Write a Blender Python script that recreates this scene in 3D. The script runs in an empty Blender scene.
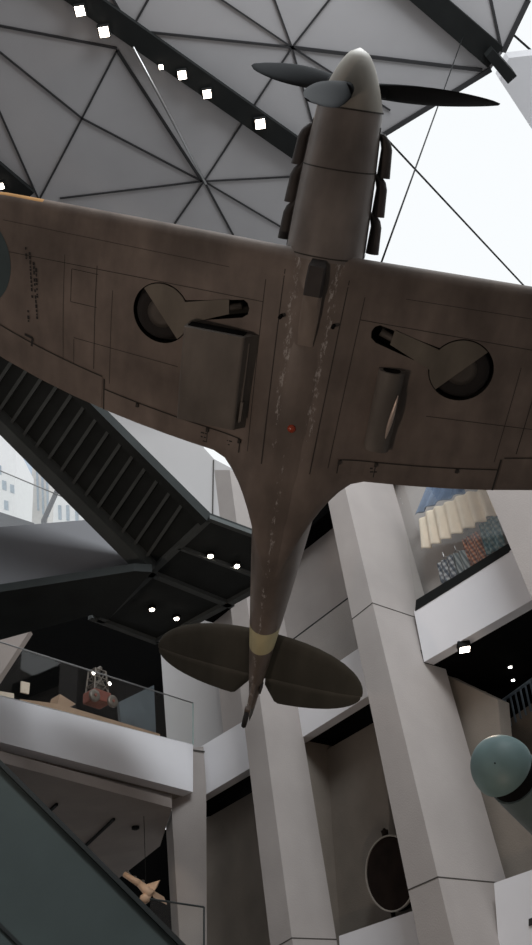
import bpy, bmesh, math, random
from mathutils import Vector, Matrix, Euler
from mathutils.geometry import tessellate_polygon
random.seed(7)
S = bpy.context.scene
COL = S.collection

# ------------------------------------------------------------------ camera
FPX, CX, CY = 850.0, 266.0, 472.5
_n = Vector((103 - CX, -561 - CY, FPX)).normalized()          # the zenith seen in camera axes (x right, y down, z forward)
_f = (Vector((0, 0, 1)) - _n * _n.z).normalized()
_r = _f.cross(_n)
W = Matrix((_r, _f, _n))                                       # camera axes -> world axes
CAM = Vector((0, 0, 1.6))
cam_data = bpy.data.cameras.new('camera')
cam_data.sensor_fit = 'VERTICAL'; cam_data.sensor_height = 24.0
cam_data.lens = 24.0 * FPX / 945.0
cam = bpy.data.objects.new('camera', cam_data); COL.objects.link(cam)
cam.matrix_world = Matrix.Translation(CAM) @ (W @ Matrix(((1, 0, 0), (0, -1, 0), (0, 0, -1)))).to_4x4()
S.camera = cam

# ------------------------------------------------------------------ sky and exposure
world = bpy.data.worlds.new('overcast_sky'); S.world = world; world.use_nodes = True
wn = world.node_tree.nodes['Background']
wn.inputs[0].default_value = (0.95, 0.98, 1.0, 1); wn.inputs[1].default_value = 1.0
S.view_settings.view_transform = 'Standard'
S.view_settings.look = 'None'
S.view_settings.gamma = 1.0
S.view_settings.use_curve_mapping = False
S.view_settings.exposure = 0.0

def lamp(name, kind, loc, target, energy, color=(1, 1, 1), size=0.5, angle=60, blend=0.6, size_y=None):
    d = bpy.data.lights.new(name, kind); d.energy = energy; d.color = color
    if kind == 'AREA':
        d.size = size
        if size_y: d.shape = 'RECTANGLE'; d.size_y = size_y
    else: d.shadow_soft_size = size
    if kind == 'SPOT': d.spot_size = math.radians(angle); d.spot_blend = blend
    o = bpy.data.objects.new(name, d); COL.objects.link(o); o.location = loc
    o.rotation_euler = (Vector(target) - Vector(loc)).to_track_quat('-Z', 'Y').to_euler()
    return o

# daylight from the glazed roof over the right side of the hall
lamp('skylight_daylight', 'AREA', (5.0, 0.6, 17.6), (0.5, 15, 6), 2400, (0.93, 0.97, 1.0), 7, size_y=5)
# warm exhibition floods on the gallery floor below the aircraft
lamp('gallery_flood', 'SPOT', (-5.0, 3.0, 2.2), (-1.6, 6.0, 7.2), 560, (1.0, 0.79, 0.66), 0.25, 75, 0.7)
lamp('fin_uplight', 'SPOT', (0.5, 7.0, 0.6), (1.0, 14.0, 5.0), 220, (1.0, 0.78, 0.6), 0.3, 80, 0.8)

# ------------------------------------------------------------------ materials
def mat(name, base, rough=0.6, metal=0.0, var=0.12, scale=3.0, bump=0.0, bscale=40.0, emit=None, spec=0.5, detail=6):
    m = bpy.data.materials.new(name); m.use_nodes = True
    nt = m.node_tree; b = nt.nodes['Principled BSDF']
    b.inputs['Roughness'].default_value = rough; b.inputs['Metallic'].default_value = metal
    b.inputs['Specular IOR Level'].default_value = spec
    tc = nt.nodes.new('ShaderNodeTexCoord')
    nz = nt.nodes.new('ShaderNodeTexNoise'); nz.inputs['Scale'].default_value = scale; nz.inputs['Detail'].default_value = detail
    nt.links.new(tc.outputs['Object'], nz.inputs['Vector'])
    mx = nt.nodes.new('ShaderNodeMix'); mx.data_type = 'RGBA'
    lo = [c * (1 - var) for c in base]; hi = [min(1, c * (1 + var)) for c in base]
    mx.inputs[6].default_value = (*lo, 1); mx.inputs[7].default_value = (*hi, 1)
    rp = nt.nodes.new('ShaderNodeMapRange'); rp.inputs[1].default_value = 0.3; rp.inputs[2].default_value = 0.7
    nt.links.new(nz.outputs['Fac'], rp.inputs[0]); nt.links.new(rp.outputs[0], mx.inputs[0])
    nt.links.new(mx.outputs[2], b.inputs['Base Color'])
    if bump:
        n2 = nt.nodes.new('ShaderNodeTexNoise'); n2.inputs['Scale'].default_value = bscale
        nt.links.new(tc.outputs['Object'], n2.inputs['Vector'])
        bp = nt.nodes.new('ShaderNodeBump'); bp.inputs['Strength'].default_value = bump; bp.inputs['Distance'].default_value = 0.02
        nt.links.new(n2.outputs['Fac'], bp.inputs['Height']); nt.links.new(bp.outputs[0], b.inputs['Normal'])
    if emit:
        b.inputs['Emission Color'].default_value = (*emit[0], 1); b.inputs['Emission Strength'].default_value = emit[1]
    return m

def glass_mat(name, tint=(0.97, 0.975, 0.97), refl=0.04):
    m = bpy.data.materials.new(name); m.use_nodes = True; nt = m.node_tree
    nt.nodes.remove(nt.nodes['Principled BSDF'])
    out = nt.nodes['Material Output']
    t = nt.nodes.new('ShaderNodeBsdfTransparent'); t.inputs[0].default_value = (*tint, 1)
    g = nt.nodes.new('ShaderNodeBsdfGlossy'); g.inputs['Roughness'].default_value = 0.03
    mx = nt.nodes.new('ShaderNodeMixShader')
    mx.inputs[0].default_value = refl; nt.links.new(t.outputs[0], mx.inputs[1]); nt.links.new(g.outputs[0], mx.inputs[2])
    nt.links.new(mx.outputs[0], out.inputs[0])
    return m

M = {}
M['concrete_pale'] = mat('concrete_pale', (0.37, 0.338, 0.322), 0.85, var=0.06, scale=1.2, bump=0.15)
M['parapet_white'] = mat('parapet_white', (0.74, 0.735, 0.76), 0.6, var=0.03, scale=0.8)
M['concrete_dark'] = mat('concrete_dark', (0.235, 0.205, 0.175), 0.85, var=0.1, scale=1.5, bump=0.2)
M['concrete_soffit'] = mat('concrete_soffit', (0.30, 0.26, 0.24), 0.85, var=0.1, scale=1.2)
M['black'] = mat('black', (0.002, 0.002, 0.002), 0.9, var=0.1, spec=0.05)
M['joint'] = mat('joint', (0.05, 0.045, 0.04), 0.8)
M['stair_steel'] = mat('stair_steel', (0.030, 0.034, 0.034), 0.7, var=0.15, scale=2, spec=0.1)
M['stair_rib'] = mat('stair_rib', (0.095, 0.105, 0.105), 0.7, var=0.1, spec=0.15)
M['fascia_grey'] = mat('fascia_grey', (0.12, 0.122, 0.133), 0.6, var=0.06, scale=1)
M['ceiling_panel'] = mat('ceiling_panel', (0.36, 0.355, 0.365), 0.5, var=0.06, scale=0.5, spec=0.4)
M['seam'] = mat('seam', (0.02, 0.02, 0.022), 0.7)
M['beam'] = mat('beam', (0.010, 0.011, 0.011), 0.7, spec=0.12)
M['floor'] = mat('floor', (0.06, 0.055, 0.05), 0.5)
M['steel'] = mat('steel', (0.30, 0.30, 0.30), 0.35, metal=0.9)
M['glass'] = glass_mat('glass')
M['glass_edge'] = mat('glass_edge', (0.25, 0.33, 0.31), 0.2)
M['white_wall'] = mat('white_wall', (0.45, 0.44, 0.44), 0.7, var=0.03, scale=0.7)
M['handrail'] = mat('handrail', (0.02, 0.025, 0.025), 0.4)
M['stair_green'] = mat('stair_green', (0.055, 0.075, 0.073), 0.65, var=0.12, scale=1.3)

def emis(name, col, st):
    return mat(name, (0.8, 0.8, 0.8), emit=(col, st))
M['lamp_warm'] = emis('lamp_warm', (1.0, 0.86, 0.72), 14)
M['lamp_white'] = emis('lamp_white', (1.0, 0.95, 0.9), 12)

# ------------------------------------------------------------------ helpers
def tag(o, label=None, cat=None, group=None, kind=None):
    if label: o['label'] = label
    if cat: o['category'] = cat
    if group: o['group'] = group
    if kind: o['kind'] = kind
    return o
def empty(name, loc=(0, 0, 0), mw=None):
    o = bpy.data.objects.new(name, None); COL.objects.link(o); o.empty_display_size = 0.2
    if mw is not None: o.matrix_world = mw
    else: o.location = loc
    return o
def link(name, bm, mats, parent=None, smooth=False, world_local=False):
    me = bpy.data.meshes.new(name)
    bmesh.ops.recalc_face_normals(bm, faces=bm.faces[:])
    bm.to_mesh(me); bm.free()
    for m in (mats if isinstance(mats, (list, tuple)) else [mats]): me.materials.append(m)
    if smooth:
        for p in me.polygons: p.use_smooth = True
    o = bpy.data.objects.new(name, me); COL.objects.link(o)
    if parent: o.parent = parent
    return o
def auto_smooth(o, ang=40):
    me = o.data
    for p in me.polygons: p.use_smooth = True
    bm = bmesh.new(); bm.from_mesh(me)
    for e in bm.edges:
        if len(e.link_faces) == 2 and e.calc_face_angle(0) > math.radians(ang): e.smooth = False
    bm.to_mesh(me); bm.free()
    return o

def ray(px, py): return W @ Vector(((px - CX) / FPX, (py - CY) / FPX, 1.0))
class Plane:
    def __init__(s, p, n): s.p = Vector(p); s.n = Vector(n).normalized()
    def at(s, px, py):
        d = ray(px, py); k = (s.p - CAM).dot(s.n) / d.dot(s.n); return CAM + d * k
    def shift(s, v): return Plane(s.p + s.n * v, s.n)
def FY(y): return Plane((0, y, 0), (0, -1, 0))
def HZ(z): return Plane((0, 0, z), (0, 0, 1))

def add_prism(bm, pts, vec, mi=0):
    a = [bm.verts.new(p) for p in pts]; b = [bm.verts.new(p + vec) for p in pts]; n = len(pts)
    fs = []
    tris = tessellate_polygon([pts])
    for t in tris:
        fs.append(bm.faces.new([a[i] for i in t])); fs.append(bm.faces.new([b[i] for i in reversed(t)]))
    for i in range(n):
        j = (i + 1) % n; fs.append(bm.faces.new((a[i], a[j], b[j], b[i])))
    for f in fs: f.material_index = mi
    return fs
def prism(name, pix, plane, vec, m, parent=None):
    bm = bmesh.new(); add_prism(bm, [plane.at(*p) for p in pix], Vector(vec)); return link(name, bm, m, parent)
def add_tube(bm, p0, p1, r0, r1=None, seg=10, mi=0, caps=True):
    p0, p1 = Vector(p0), Vector(p1); r1 = r0 if r1 is None else r1
    q = (p1 - p0).to_track_quat('Z', 'Y')
    A, B = [], []
    for i in range(seg):
        a = 2 * math.pi * i / seg; c = Vector((math.cos(a), math.sin(a), 0))
        A.append(bm.verts.new(p0 + q @ (c * r0))); B.append(bm.verts.new(p1 + q @ (c * r1)))
    fs = [bm.faces.new((A[i], A[(i + 1) % seg], B[(i + 1) % seg], B[i])) for i in range(seg)]
    if caps: fs += [bm.faces.new(A[::-1]), bm.faces.new(B)]
    for f in fs: f.material_index = mi
    return fs
def add_box(bm, c, size, rot=None, mi=0, bevel=0):
    mx = Matrix.Translation(Vector(c)) @ (rot.to_4x4() if rot is not None else Matrix()) @ Matrix.Diagonal((*size, 1))
    r = bmesh.ops.create_cube(bm, size=1, matrix=mx); vs = r['verts']
    fs = set(f for v in vs for f in v.link_faces)
    if bevel:
        es = list(set(e for v in vs for e in v.link_edges))
        rr = bmesh.ops.bevel(bm, geom=es, offset=bevel, segments=2, profile=0.5, affect='EDGES'); fs = set(rr['faces']) | {f for f in fs if f.is_valid}
    for f in fs:
        if f.is_valid: f.material_index = mi
def add_strip(bm, a, b, width, normal, thick, mi=0):
    """a bar from a to b lying on a surface with the given normal"""
    d = (b - a).normalized(); s = d.cross(normal).normalized() * width / 2; n = normal.normalized() * thick
    add_prism(bm, [a - s, b - s, b + s, a + s], n, mi)
def add_lathe(bm, prof, q, o, seg=32, mi=0, cap0=True, cap1=True):
    """prof = [(along, radius)], axis = q @ Z from o"""
    rings = []
    for (t, r) in prof:
        rings.append([bm.verts.new(o + q @ Vector((math.cos(2 * math.pi * i / seg) * r, math.sin(2 * math.pi * i / seg) * r, t))) for i in range(seg)])
    fs = []
    for A, B in zip(rings, rings[1:]):
        for i in range(seg):
            fs.append(bm.faces.new((A[i], A[(i + 1) % seg], B[(i + 1) % seg], B[i])))
    if cap0: fs.append(bm.faces.new(rings[0][::-1]))
    if cap1: fs.append(bm.faces.new(rings[-1]))
    for f in fs: f.material_index = mi
def struct(o): o['kind'] = 'structure'; return o

# =================================================================== THE SETTING
Z = Vector((0, 0, 1))
uA = Vector((-0.6931, 0.7208, 0)).normalized(); nA = Vector((-uA.y, uA.x, 0)); nA = -nA if nA.y > 0 else nA
A0 = Vector((2.23, 14.0, 0)); Z0 = 8.157; PA = Plane(A0, nA)
pb0 = HZ(Z0).at(0, 742); pb1 = HZ(Z0).at(190, 791)
uB = (pb1 - pb0); uB.z = 0; uB.normalize(); nB = Vector((uB.y, -uB.x, 0)); PB = Plane(pb0, nB)

bm = bmesh.new(); add_box(bm, (0, 12, -0.15), (34, 46, 0.3)); struct(link('floor', bm, M['floor']))
bm = bmesh.new(); add_box(bm, (0, -8, 10), (26, 0.3, 20)); struct(link('wall_back', bm, M['concrete_pale']))
bm = bmesh.new(); add_box(bm, (10, 2, 6.5), (0.3, 20, 13)); struct(link('wall_east', bm, M['concrete_pale']))
bm = bmesh.new(); add_box(bm, (-13, 6.5, 10), (0.3, 29, 20)); struct(link('wall_west', bm, M['concrete_pale']))
bm = bmesh.new(); add_box(bm, (-11.4, 21.2, 10), (3.4, 0.3, 20)); struct(link('wall_north_west', bm, M['concrete_pale']))

# ceiling of triangular metal panels with dark seams
PC = HZ(20.0)
cpix = [(-260, -60), (100, -150), (560, -170), (528, 0), (503, 52), (491, 69), (386, 133), (310, 176), (310, 262), (150, 246), (-200, 215)]
bm = bmesh.new(); add_prism(bm, [PC.at(*p) for p in cpix], Z * 0.5, 0)
seams = [((-60, 14), (117, 48), 2.2), ((-42, 18), (82, 118), 1.8), ((82, 118), (202, 181), 1.8), ((-41, 20), (39, 200), 1.8),
         ((117, 50), (82, 118), 1.6), ((82, 118), (40, 198), 1.6), ((117, 50), (202, 181), 3.0), ((202, 181), (60, 198), 1.6),
         ((96, -30), (131, 30), 2.4), ((170, -40), (131, 30), 1.8), ((131, 30), (292, 47), 2.2), ((292, 47), (482, 70), 3.2),
         ((190, -22), (292, 47), 1.4), ((262, -35), (292, 47), 1.4), ((360, -40), (292, 47), 1.6), ((292, 47), (204, 181), 1.6),
         ((292, 47), (320, 150), 1.6), ((292, 47), (390, 110), 1.6), ((204, 181), (300, 176), 1.6), ((204, 181), (300, 238), 1.6),
         ((204, 181), (236, 240), 2.0), ((204, 181), (170, 230), 1.6), ((480, -50), (501, 48), 2.4), ((405, -30), (480, 32), 1.4),
         ((528, 0), (503, 52), 5), ((491, 69), (386, 133), 5), ((386, 133), (312, 178), 5), ((560, -170), (528, 0), 5)]
for a, b, w in seams:
    pa, pb = PC.at(*a), PC.at(*b); wid = w * (pa - CAM).length / FPX
    add_strip(bm, pa, pb, wid, -Z, 0.025, 1)
struct(link('ceiling', bm, [M['ceiling_panel'], M['seam']]))

def beam(name, pix, z=19.86):
    return struct(prism(name, pix, HZ(z), Z * 0.35, M['beam']))
beam('ceiling_beam', [(-40, -72), (4, -70), (299, 139), (335, 160), (328, 180), (291, 158)])
beam('ceiling_beam', [(330, -68), (372, -66), (503, 47), (488, 68)])
beam('ceiling_beam', [(486, 57), (493, 49), (517, 76), (508, 84)], 19.7)
beam('ceiling_beam', [(-90, 120), (-70, 105), (34, 193), (20, 205)])

# glazed roof bars and the pale wall head seen through the roof opening
def bar(a, b, y, w, nm='trim_1'):
    bm = bmesh.new(); add_tube(bm, a, b, w / 2, seg=8); return struct(link(nm, bm, M['beam']))
PR = HZ(23)
bar(PR.at(386, 138), PR.at(540, 303), 0, 0.055)
bar(PR.at(508, 30), PR.at(560, 76), 0, 0.055)
struct(prism('wall_head', [(499, 79), (509, 58), (560, 52), (560, 172)], HZ(21.5), Z * 0.3, M['parapet_white']))

# wall A: fins (tapering concrete buttresses), parapets, recess
DF = 0.98
PF = PA.shift(DF)
def fin(name, left, ridge, y0, y1, thick, plane=PF, m='concrete_pale', joints=()):
    L = lambda y: (left[0] + left[2] * (y - left[1]), y); R = lambda y: (ridge[0] + ridge[2] * (y - ridge[1]), y)
    pts = [L(y0), R(y0), R(y1), L(y1)]
    bm = bmesh.new(); add_prism(bm, [plane.at(*p) for p in pts], -plane.n * thick, 0)
    for yl, yr in joints:
        a, b = plane.at(*L(yl)), plane.at(*R(yr))
        add_strip(bm, a - (b - a).normalized() * 0.005, b + (b - a).normalized() * 0.005, 0.018, plane.n, 0.004, 1)
        # the joint carries on along the side face
        s = (b - a).normalized(); add_strip(bm, b, b - plane.n * thick, 0.018, s, 0.004, 1)
    return struct(link(name, bm, [M[m], M['joint']]))
fin('concrete_fin', (325, 487, .2063), (345, 488, .2389), 372, 1010, DF + .6, joints=[(619, 603), (890, 877)])
fin('concrete_fin', (240, 688, .118), (260, 698, .133), 470, 1010, DF + .02, joints=[(950, 938)])
fin('concrete_fin', (490, 499, .42), (620, 499, .42), 380, 720, 2.2)

PK = PA.shift(-.03)
struct(prism('shade_cheek', [PKp for PKp in ((268, 757), (297.5, 739), (309, 945), (316, 1010), (290, 1010))], PK, -nA * 2.0, M['concrete_dark']))  # darker block: shade on the fin's deep side face, put into the colour
struct(prism('shade_cheek', [(380, 430), (392, 500), (486, 900), (500, 1010), (440, 1010)], PA.shift(-.62), -nA * 1.5, M['concrete_dark']))  # same painted shade behind the right fin
PW = PA.shift(-0.8)                                             # back wall of the recesses
def wall_quad(name, plane, u0, u1, z0, z1, m, thick=0.3):
    p = plane.p; u = uA
    bm = bmesh.new(); pts = [Vector((p.x, p.y, 0)) + u * a + Z * b for a, b in ((u0, z0), (u1, z0), (u1, z1), (u0, z1))]
    add_prism(bm, pts, -plane.n * thick); return struct(link(name, bm, m))
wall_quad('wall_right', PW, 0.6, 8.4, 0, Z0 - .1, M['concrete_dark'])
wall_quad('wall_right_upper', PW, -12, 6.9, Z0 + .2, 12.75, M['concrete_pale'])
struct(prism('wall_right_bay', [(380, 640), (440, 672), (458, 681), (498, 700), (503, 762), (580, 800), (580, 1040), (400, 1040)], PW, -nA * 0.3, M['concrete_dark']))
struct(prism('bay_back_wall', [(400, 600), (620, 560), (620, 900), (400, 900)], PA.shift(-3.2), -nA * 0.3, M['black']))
# floor slabs between the fins
def slab(name, z, t, d0, d1, m, u0=-12, u1=6.9):
    bm = bmesh.new()
    pts = [Vector((A0.x, A0.y, z)) + uA * a + nA * b for a, b in ((u0, d0), (u1, d0), (u1, d1), (u0, d1))]
    add_prism(bm, pts, Z * t); return struct(link(name, bm, m))
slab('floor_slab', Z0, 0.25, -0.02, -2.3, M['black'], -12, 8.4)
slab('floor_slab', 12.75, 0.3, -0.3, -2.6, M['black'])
par = lambda pts, m='parapet_white', t=0.25: struct(prism('parapet', pts, PA, -nA * t, M[m]))
par([(414, 611), (540, 532), (553, 588), (424, 662)])
par([(286, 697), (390, 627), (397, 678), (298, 740), (286, 747)])
par([(190, 753), (262, 710), (262, 761), (190, 804)])

# far end walls
struct(prism('wall_far', [(30, 372), (186, 400), (204, 448), (214, 459), (237, 471), (262, 480), (262, 560), (180, 560)], FY(20.6), (0, 0.3, 0), M['white_wall']))
bm = bmesh.new(); P_ = FY(20.58)
add_strip(bm, P_.at(213.5, 460), P_.at(212.5, 520), 0.04, Vector((0, -1, 0)), 0.01); struct(link('trim_2', bm, M['joint']))
struct(prism('wall_far_upper', [(157, 600), (262, 560), (262, 830), (200, 830), (172, 812)], FY(20.4), (0, 0.3, 0), M['white_wall']))
struct(prism('concrete_column', [(171, 800), (193, 748), (206, 746), (207, 980), (182, 980)], FY(18.8), (-.3, .9, 0), M['concrete_pale']))
bm = bmesh.new(); P_ = FY(18.78); add_strip(bm, P_.at(185, 749), P_.at(206, 752), 0.03, Vector((0, -1, 0)), 0.01); struct(link('trim_3', bm, M['joint']))

# left gallery: solid parapet, beam below it, soffit, dark room behind
struct(prism('parapet', [(-60, 683), (0, 695), (156, 735), (193, 744), (193, 792), (0, 742), (-60, 727)], PB, -nB * 0.3 if nB.x > 0 else nB * 0.3, M['parapet_white']))
PB2 = PB.shift(-0.35)
nb_ = PB.n if PB.n.dot(CAM - pb0) > 0 else -PB.n
bm = bmesh.new(); q0 = pb0 - uB * 4 - nb_ * .3; q1 = pb1 - nb_ * .3; add_prism(bm, [Vector((p.x, p.y, Z0 - .02)) for p in (q0, q1, q1 - nb_ * 4, q0 - nb_ * 4)], Z * .2); struct(link('gallery_floor', bm, M['concrete_dark']))
struct(prism('gallery_beam', [(-60, 725), (0, 740), (172, 785), (172, 811), (8, 771), (-60, 755)], PB2, -nB * 0.5, M['concrete_pale']))
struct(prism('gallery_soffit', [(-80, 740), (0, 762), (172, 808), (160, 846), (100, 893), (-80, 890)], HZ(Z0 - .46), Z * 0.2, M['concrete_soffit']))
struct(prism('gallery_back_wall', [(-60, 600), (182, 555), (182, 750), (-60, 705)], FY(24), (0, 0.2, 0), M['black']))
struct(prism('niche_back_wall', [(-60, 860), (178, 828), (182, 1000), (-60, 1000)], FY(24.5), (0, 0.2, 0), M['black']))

# stair landing with recessed soffit panels
ZL = 10.0
PL = HZ(ZL)
land = [(150, 571), (208, 516), (262, 536), (262, 576), (230, 606), (157, 641), (92, 615), (107, 620)]
struct(prism('stair_landing', [(150, 571), (208, 515), (262, 535), (262, 582), (157, 641), (90, 615)], PL, Z * 0.06, M['stair_steel']))
bm = bmesh.new()
for a, b, w in (((150, 571), (232, 604), 7), ((153, 569), (100, 619), 9), ((208, 517), (150, 571), 7), ((90, 615), (157, 640), 6), ((157, 640), (262, 583), 7), ((208, 516), (262, 536), 5), ((178, 545), (255, 574), 3)):
    pa, pb = PL.at(*a), PL.at(*b); add_strip(bm, pa, pb, w * (pa - CAM).length / FPX, -Z, 0.08)
struct(link('landing_beam', bm, M['stair_rib']))

# stair flight running up to the left from the landing
a_, b_ = PL.at(150, 571), PL.at(208, 516)
c_ = CAM + ray(0, 420) * 14.2
PS = Plane(a_, (b_ - a_).cross(c_ - a_)); ns = PS.n if PS.n.z > 0 else -PS.n
flight = empty('staircase', PS.at(80, 470))
tag(flight, 'dark steel staircase flight seen from below behind the left wing', 'staircase', kind='structure')
def child_prism(name, pix, plane, vec, m, par):
    o = prism(name, pix, plane, vec, m); o.parent = par; o.matrix_parent_inverse = Matrix.Translation(-par.location); return o
def child(o, par): o.parent = par; o.matrix_parent_inverse = Matrix.Translation(-par.location); return o
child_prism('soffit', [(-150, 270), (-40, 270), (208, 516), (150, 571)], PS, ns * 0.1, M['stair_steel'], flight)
child_prism('stringer', [(-150, 270), (-138, 270), (158, 563), (150, 573)], PS.shift(0), -ns * 0.22, M['stair_rib'], flight)
child_prism('stringer', [(-45, 270), (-35, 268), (210, 515), (204, 520)], PS, -ns * 0.16, M['stair_steel'], flight)
bm = bmesh.new()
for k in range(-9, 12):
    x = 8 + 12.2 * k; p0, p1 = PS.at(x, 421 + (x - 0)), PS.at(x + 42, 421 + x - 62)
    add_strip(bm, p0, p1, 0.055, -ns, 0.08)
child(link('tread_rib', bm, M['stair_rib']), flight)

# grey solid balustrade of the bridge at the left, with its dark underside
pv0 = CAM + ray(0, 592) * 14.0
PG = Plane(pv0, (0.35, -1, 0))
struct(prism('bridge_fascia', [(-80, 533), (0, 527), (96, 519), (134, 571), (0, 593), (-80, 605)], PG, PG.n * -0.04, M['fascia_grey']))
zz = PG.at(0, 593).z
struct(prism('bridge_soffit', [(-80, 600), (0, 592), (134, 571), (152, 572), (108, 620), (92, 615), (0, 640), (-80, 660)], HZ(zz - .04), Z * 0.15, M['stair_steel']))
# pale wall wedge at the far left of the gallery
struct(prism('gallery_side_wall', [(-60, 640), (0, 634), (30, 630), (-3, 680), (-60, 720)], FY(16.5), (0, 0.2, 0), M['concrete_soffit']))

# diagonal solid stair balustrade in the lower left corner
PD = Plane(CAM + ray(90, 860) * 8.5, (0.25, -1, 0))
sb = empty('stair_balustrade', PD.at(60, 900)); tag(sb, 'dark green grey solid stair balustrade sloping across the lower left corner', 'balustrade', kind='structure')
child_prism('panel', [(-60, 706), (0, 766), (182, 948), (260, 1026), (-60, 1040)], PD, PD.n * -0.15, M['stair_green'], sb)
bm = bmesh.new(); pa, pb = PD.at(-60, 704), PD.at(260, 1024)
add_strip(bm, pa, pb, 0.045, PD.n, 0.05); child(link('handrail', bm, M['handrail']), sb)
bm = bmesh.new(); pa, pb = PD.at(-40, 885), PD.at(60, 985); add_strip(bm, pa, pb, 0.03, PD.n, 0.02); child(link('lower_rail', bm, M['handrail']), sb)

# =================================================================== THE FIGHTER AIRCRAFT
Rc = Matrix(((0.1373903209261138, 0.9702105979502711, 0.19953770405814752), (-0.8999326788432263, 0.20642759512188102, -0.38406877186547117), (-0.41381768119049, -0.12680316871898017, 0.901485375997277)))
tc_ = Vector((0.9939716992852939, -4.494436914984281, 8.838530192852913))
AIR = Matrix.Translation(CAM + W @ tc_) @ (W @ Rc).to_4x4()
air = empty('fighter_aircraft', mw=AIR)
tag(air, 'weathered single engine propeller fighter aircraft hanging nose up overhead', 'aircraft')
def A(s, y, z): return Vector((-s, y, z))                        # s = metres aft of the spinner tip, y to port, z up

def paint(name, base, var=0.25, chip=0.0, rough=0.55, chipcol=(0.42, 0.40, 0.38)):
    m = mat(name, base, rough, var=var, scale=1.6, spec=0.3, detail=10)
    nt = m.node_tree; b = nt.nodes['Principled BSDF']
    tc = nt.nodes.new('ShaderNodeTexCoord')
    # oily streaks running aft
    mp = nt.nodes.new('ShaderNodeMapping'); mp.inputs['Scale'].default_value = (0.7, 2.2, 2)
    nz = nt.nodes.new('ShaderNodeTexNoise'); nz.inputs['Scale'].default_value = 1.5; nz.inputs['Detail'].default_value = 8
    nt.links.new(tc.outputs['Object'], mp.inputs[0]); nt.links.new(mp.outputs[0], nz.inputs['Vector'])
    rp = nt.nodes.new('ShaderNodeMapRange'); rp.inputs[1].default_value = 0.35; rp.inputs[2].default_value = 0.7; rp.inputs[3].default_value = 0.78; rp.inputs[4].default_value = 1.12
    nt.links.new(nz.outputs['Fac'], rp.inputs[0])
    src = b.inputs['Base Color'].links[0].from_socket
    mul = nt.nodes.new('ShaderNodeMix'); mul.data_type = 'RGBA'; mul.blend_type = 'MULTIPLY'; mul.inputs[0].default_value = 1.0
    cmb = nt.nodes.new('ShaderNodeCombineColor')
    for i in range(3): nt.links.new(rp.outputs[0], cmb.inputs[i])
    nt.links.new(src, mul.inputs[6]); nt.links.new(cmb.outputs[0], mul.inputs[7])
    last = mul.outputs[2]
    if chip:
        n2 = nt.nodes.new('ShaderNodeTexNoise'); n2.inputs['Scale'].default_value = 14; n2.inputs['Detail'].default_value = 9; n2.inputs['Roughness'].default_value = 0.75
        mp2 = nt.nodes.new('ShaderNodeMapping'); mp2.inputs['Scale'].default_value = (0.5, 1.4, 1)
        nt.links.new(tc.outputs['Object'], mp2.inputs[0]); nt.links.new(mp2.outputs[0], n2.inputs['Vector'])
        # flakes gather along the rivet rows either side of the centre line
        sx = nt.nodes.new('ShaderNodeSeparateXYZ'); nt.links.new(tc.outputs['Object'], sx.inputs[0])
        def mth(op, a, b=None):
            n = nt.nodes.new('ShaderNodeMath'); n.operation = op
            for k, v in ((0, a), (1, b)):
                if v is None: continue
                if isinstance(v, (int, float)): n.inputs[k].default_value = v
                else: nt.links.new(v, n.inputs[k])
            return n.outputs[0]
        ay = mth('ABSOLUTE', sx.outputs['Y']); d = mth('DIVIDE', mth('SUBTRACT', mth('SUBTRACT', ay, 0.27), mth('MULTIPLY', sx.outputs['X'], 0.02)), 0.07)
        band = mth('POWER', 2.718, mth('MULTIPLY', mth('MULTIPLY', d, d), -1.0))
        aft = nt.nodes.new('ShaderNodeMapRange'); aft.inputs[1].default_value = -5.0; aft.inputs[2].default_value = -4.0
        nt.links.new(sx.outputs['X'], aft.inputs[0])
        d2 = mth('DIVIDE', mth('ADD', sx.outputs['Y'], 0.03), 0.06)
        keel = mth('MULTIPLY', mth('POWER', 2.718, mth('MULTIPLY', mth('MULTIPLY', d2, d2), -1.0)), mth('SUBTRACT', 1.0, aft.outputs[0]))
        lvl = mth('ADD', n2.outputs['Fac'], mth('MULTIPLY', mth('ADD', mth('MULTIPLY', band, aft.outputs[0]), mth('MULTIPLY', keel, 0.85)), chip))
        r2 = nt.nodes.new('ShaderNodeMapRange'); r2.inputs[1].default_value = 0.70; r2.inputs[2].default_value = 0.76; r2.inputs[4].default_value = 0.75
        nt.links.new(lvl, r2.inputs[0])
        mx = nt.nodes.new('ShaderNodeMix'); mx.data_type = 'RGBA'; mx.inputs[7].default_value = (*chipcol, 1)
        nt.links.new(r2.outputs[0], mx.inputs[0]); nt.links.new(last, mx.inputs[6]); last = mx.outputs[2]
    nt.links.new(last, b.inputs['Base Color'])
    return m
AM = {}
AM['belly'] = paint('belly_paint', (0.15, 0.122, 0.104), chip=0.2, rough=0.4)
AM['wing'] = paint('wing_paint', (0.16, 0.13, 0.111), var=0.26, chip=0.2)
AM['nose'] = paint('nose_paint', (0.165, 0.145, 0.132), chip=0.0, rough=0.38)
AM['spinner'] = paint('spinner_paint', (0.24, 0.225, 0.195), var=0.12, rough=0.55)
AM['band'] = paint('band_paint', (0.50, 0.45, 0.27), var=0.1)
AM['tail'] = paint('tail_paint', (0.06, 0.058, 0.048), var=0.12)
AM['line'] = mat('panel_line', (0.03, 0.026, 0.022), 0.8)
AM['well'] = mat('wheel_well', (0.02, 0.02, 0.018), 0.8, spec=0.2)
AM['tyre'] = mat('tyre_rubber', (0.022, 0.02, 0.019), 0.8, spec=0.2)
AM['hub'] = mat('wheel_hub', (0.075, 0.065, 0.055), 0.6, metal=0.3)
AM['door'] = paint('door_paint', (0.145, 0.128, 0.103), var=0.15)
AM['radiator'] = paint('radiator_paint', (0.13, 0.115, 0.10), var=0.15)
AM['blade'] = mat('blade_black', (0.013, 0.014, 0.015), 0.7, var=0.1, spec=0.03)
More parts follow.
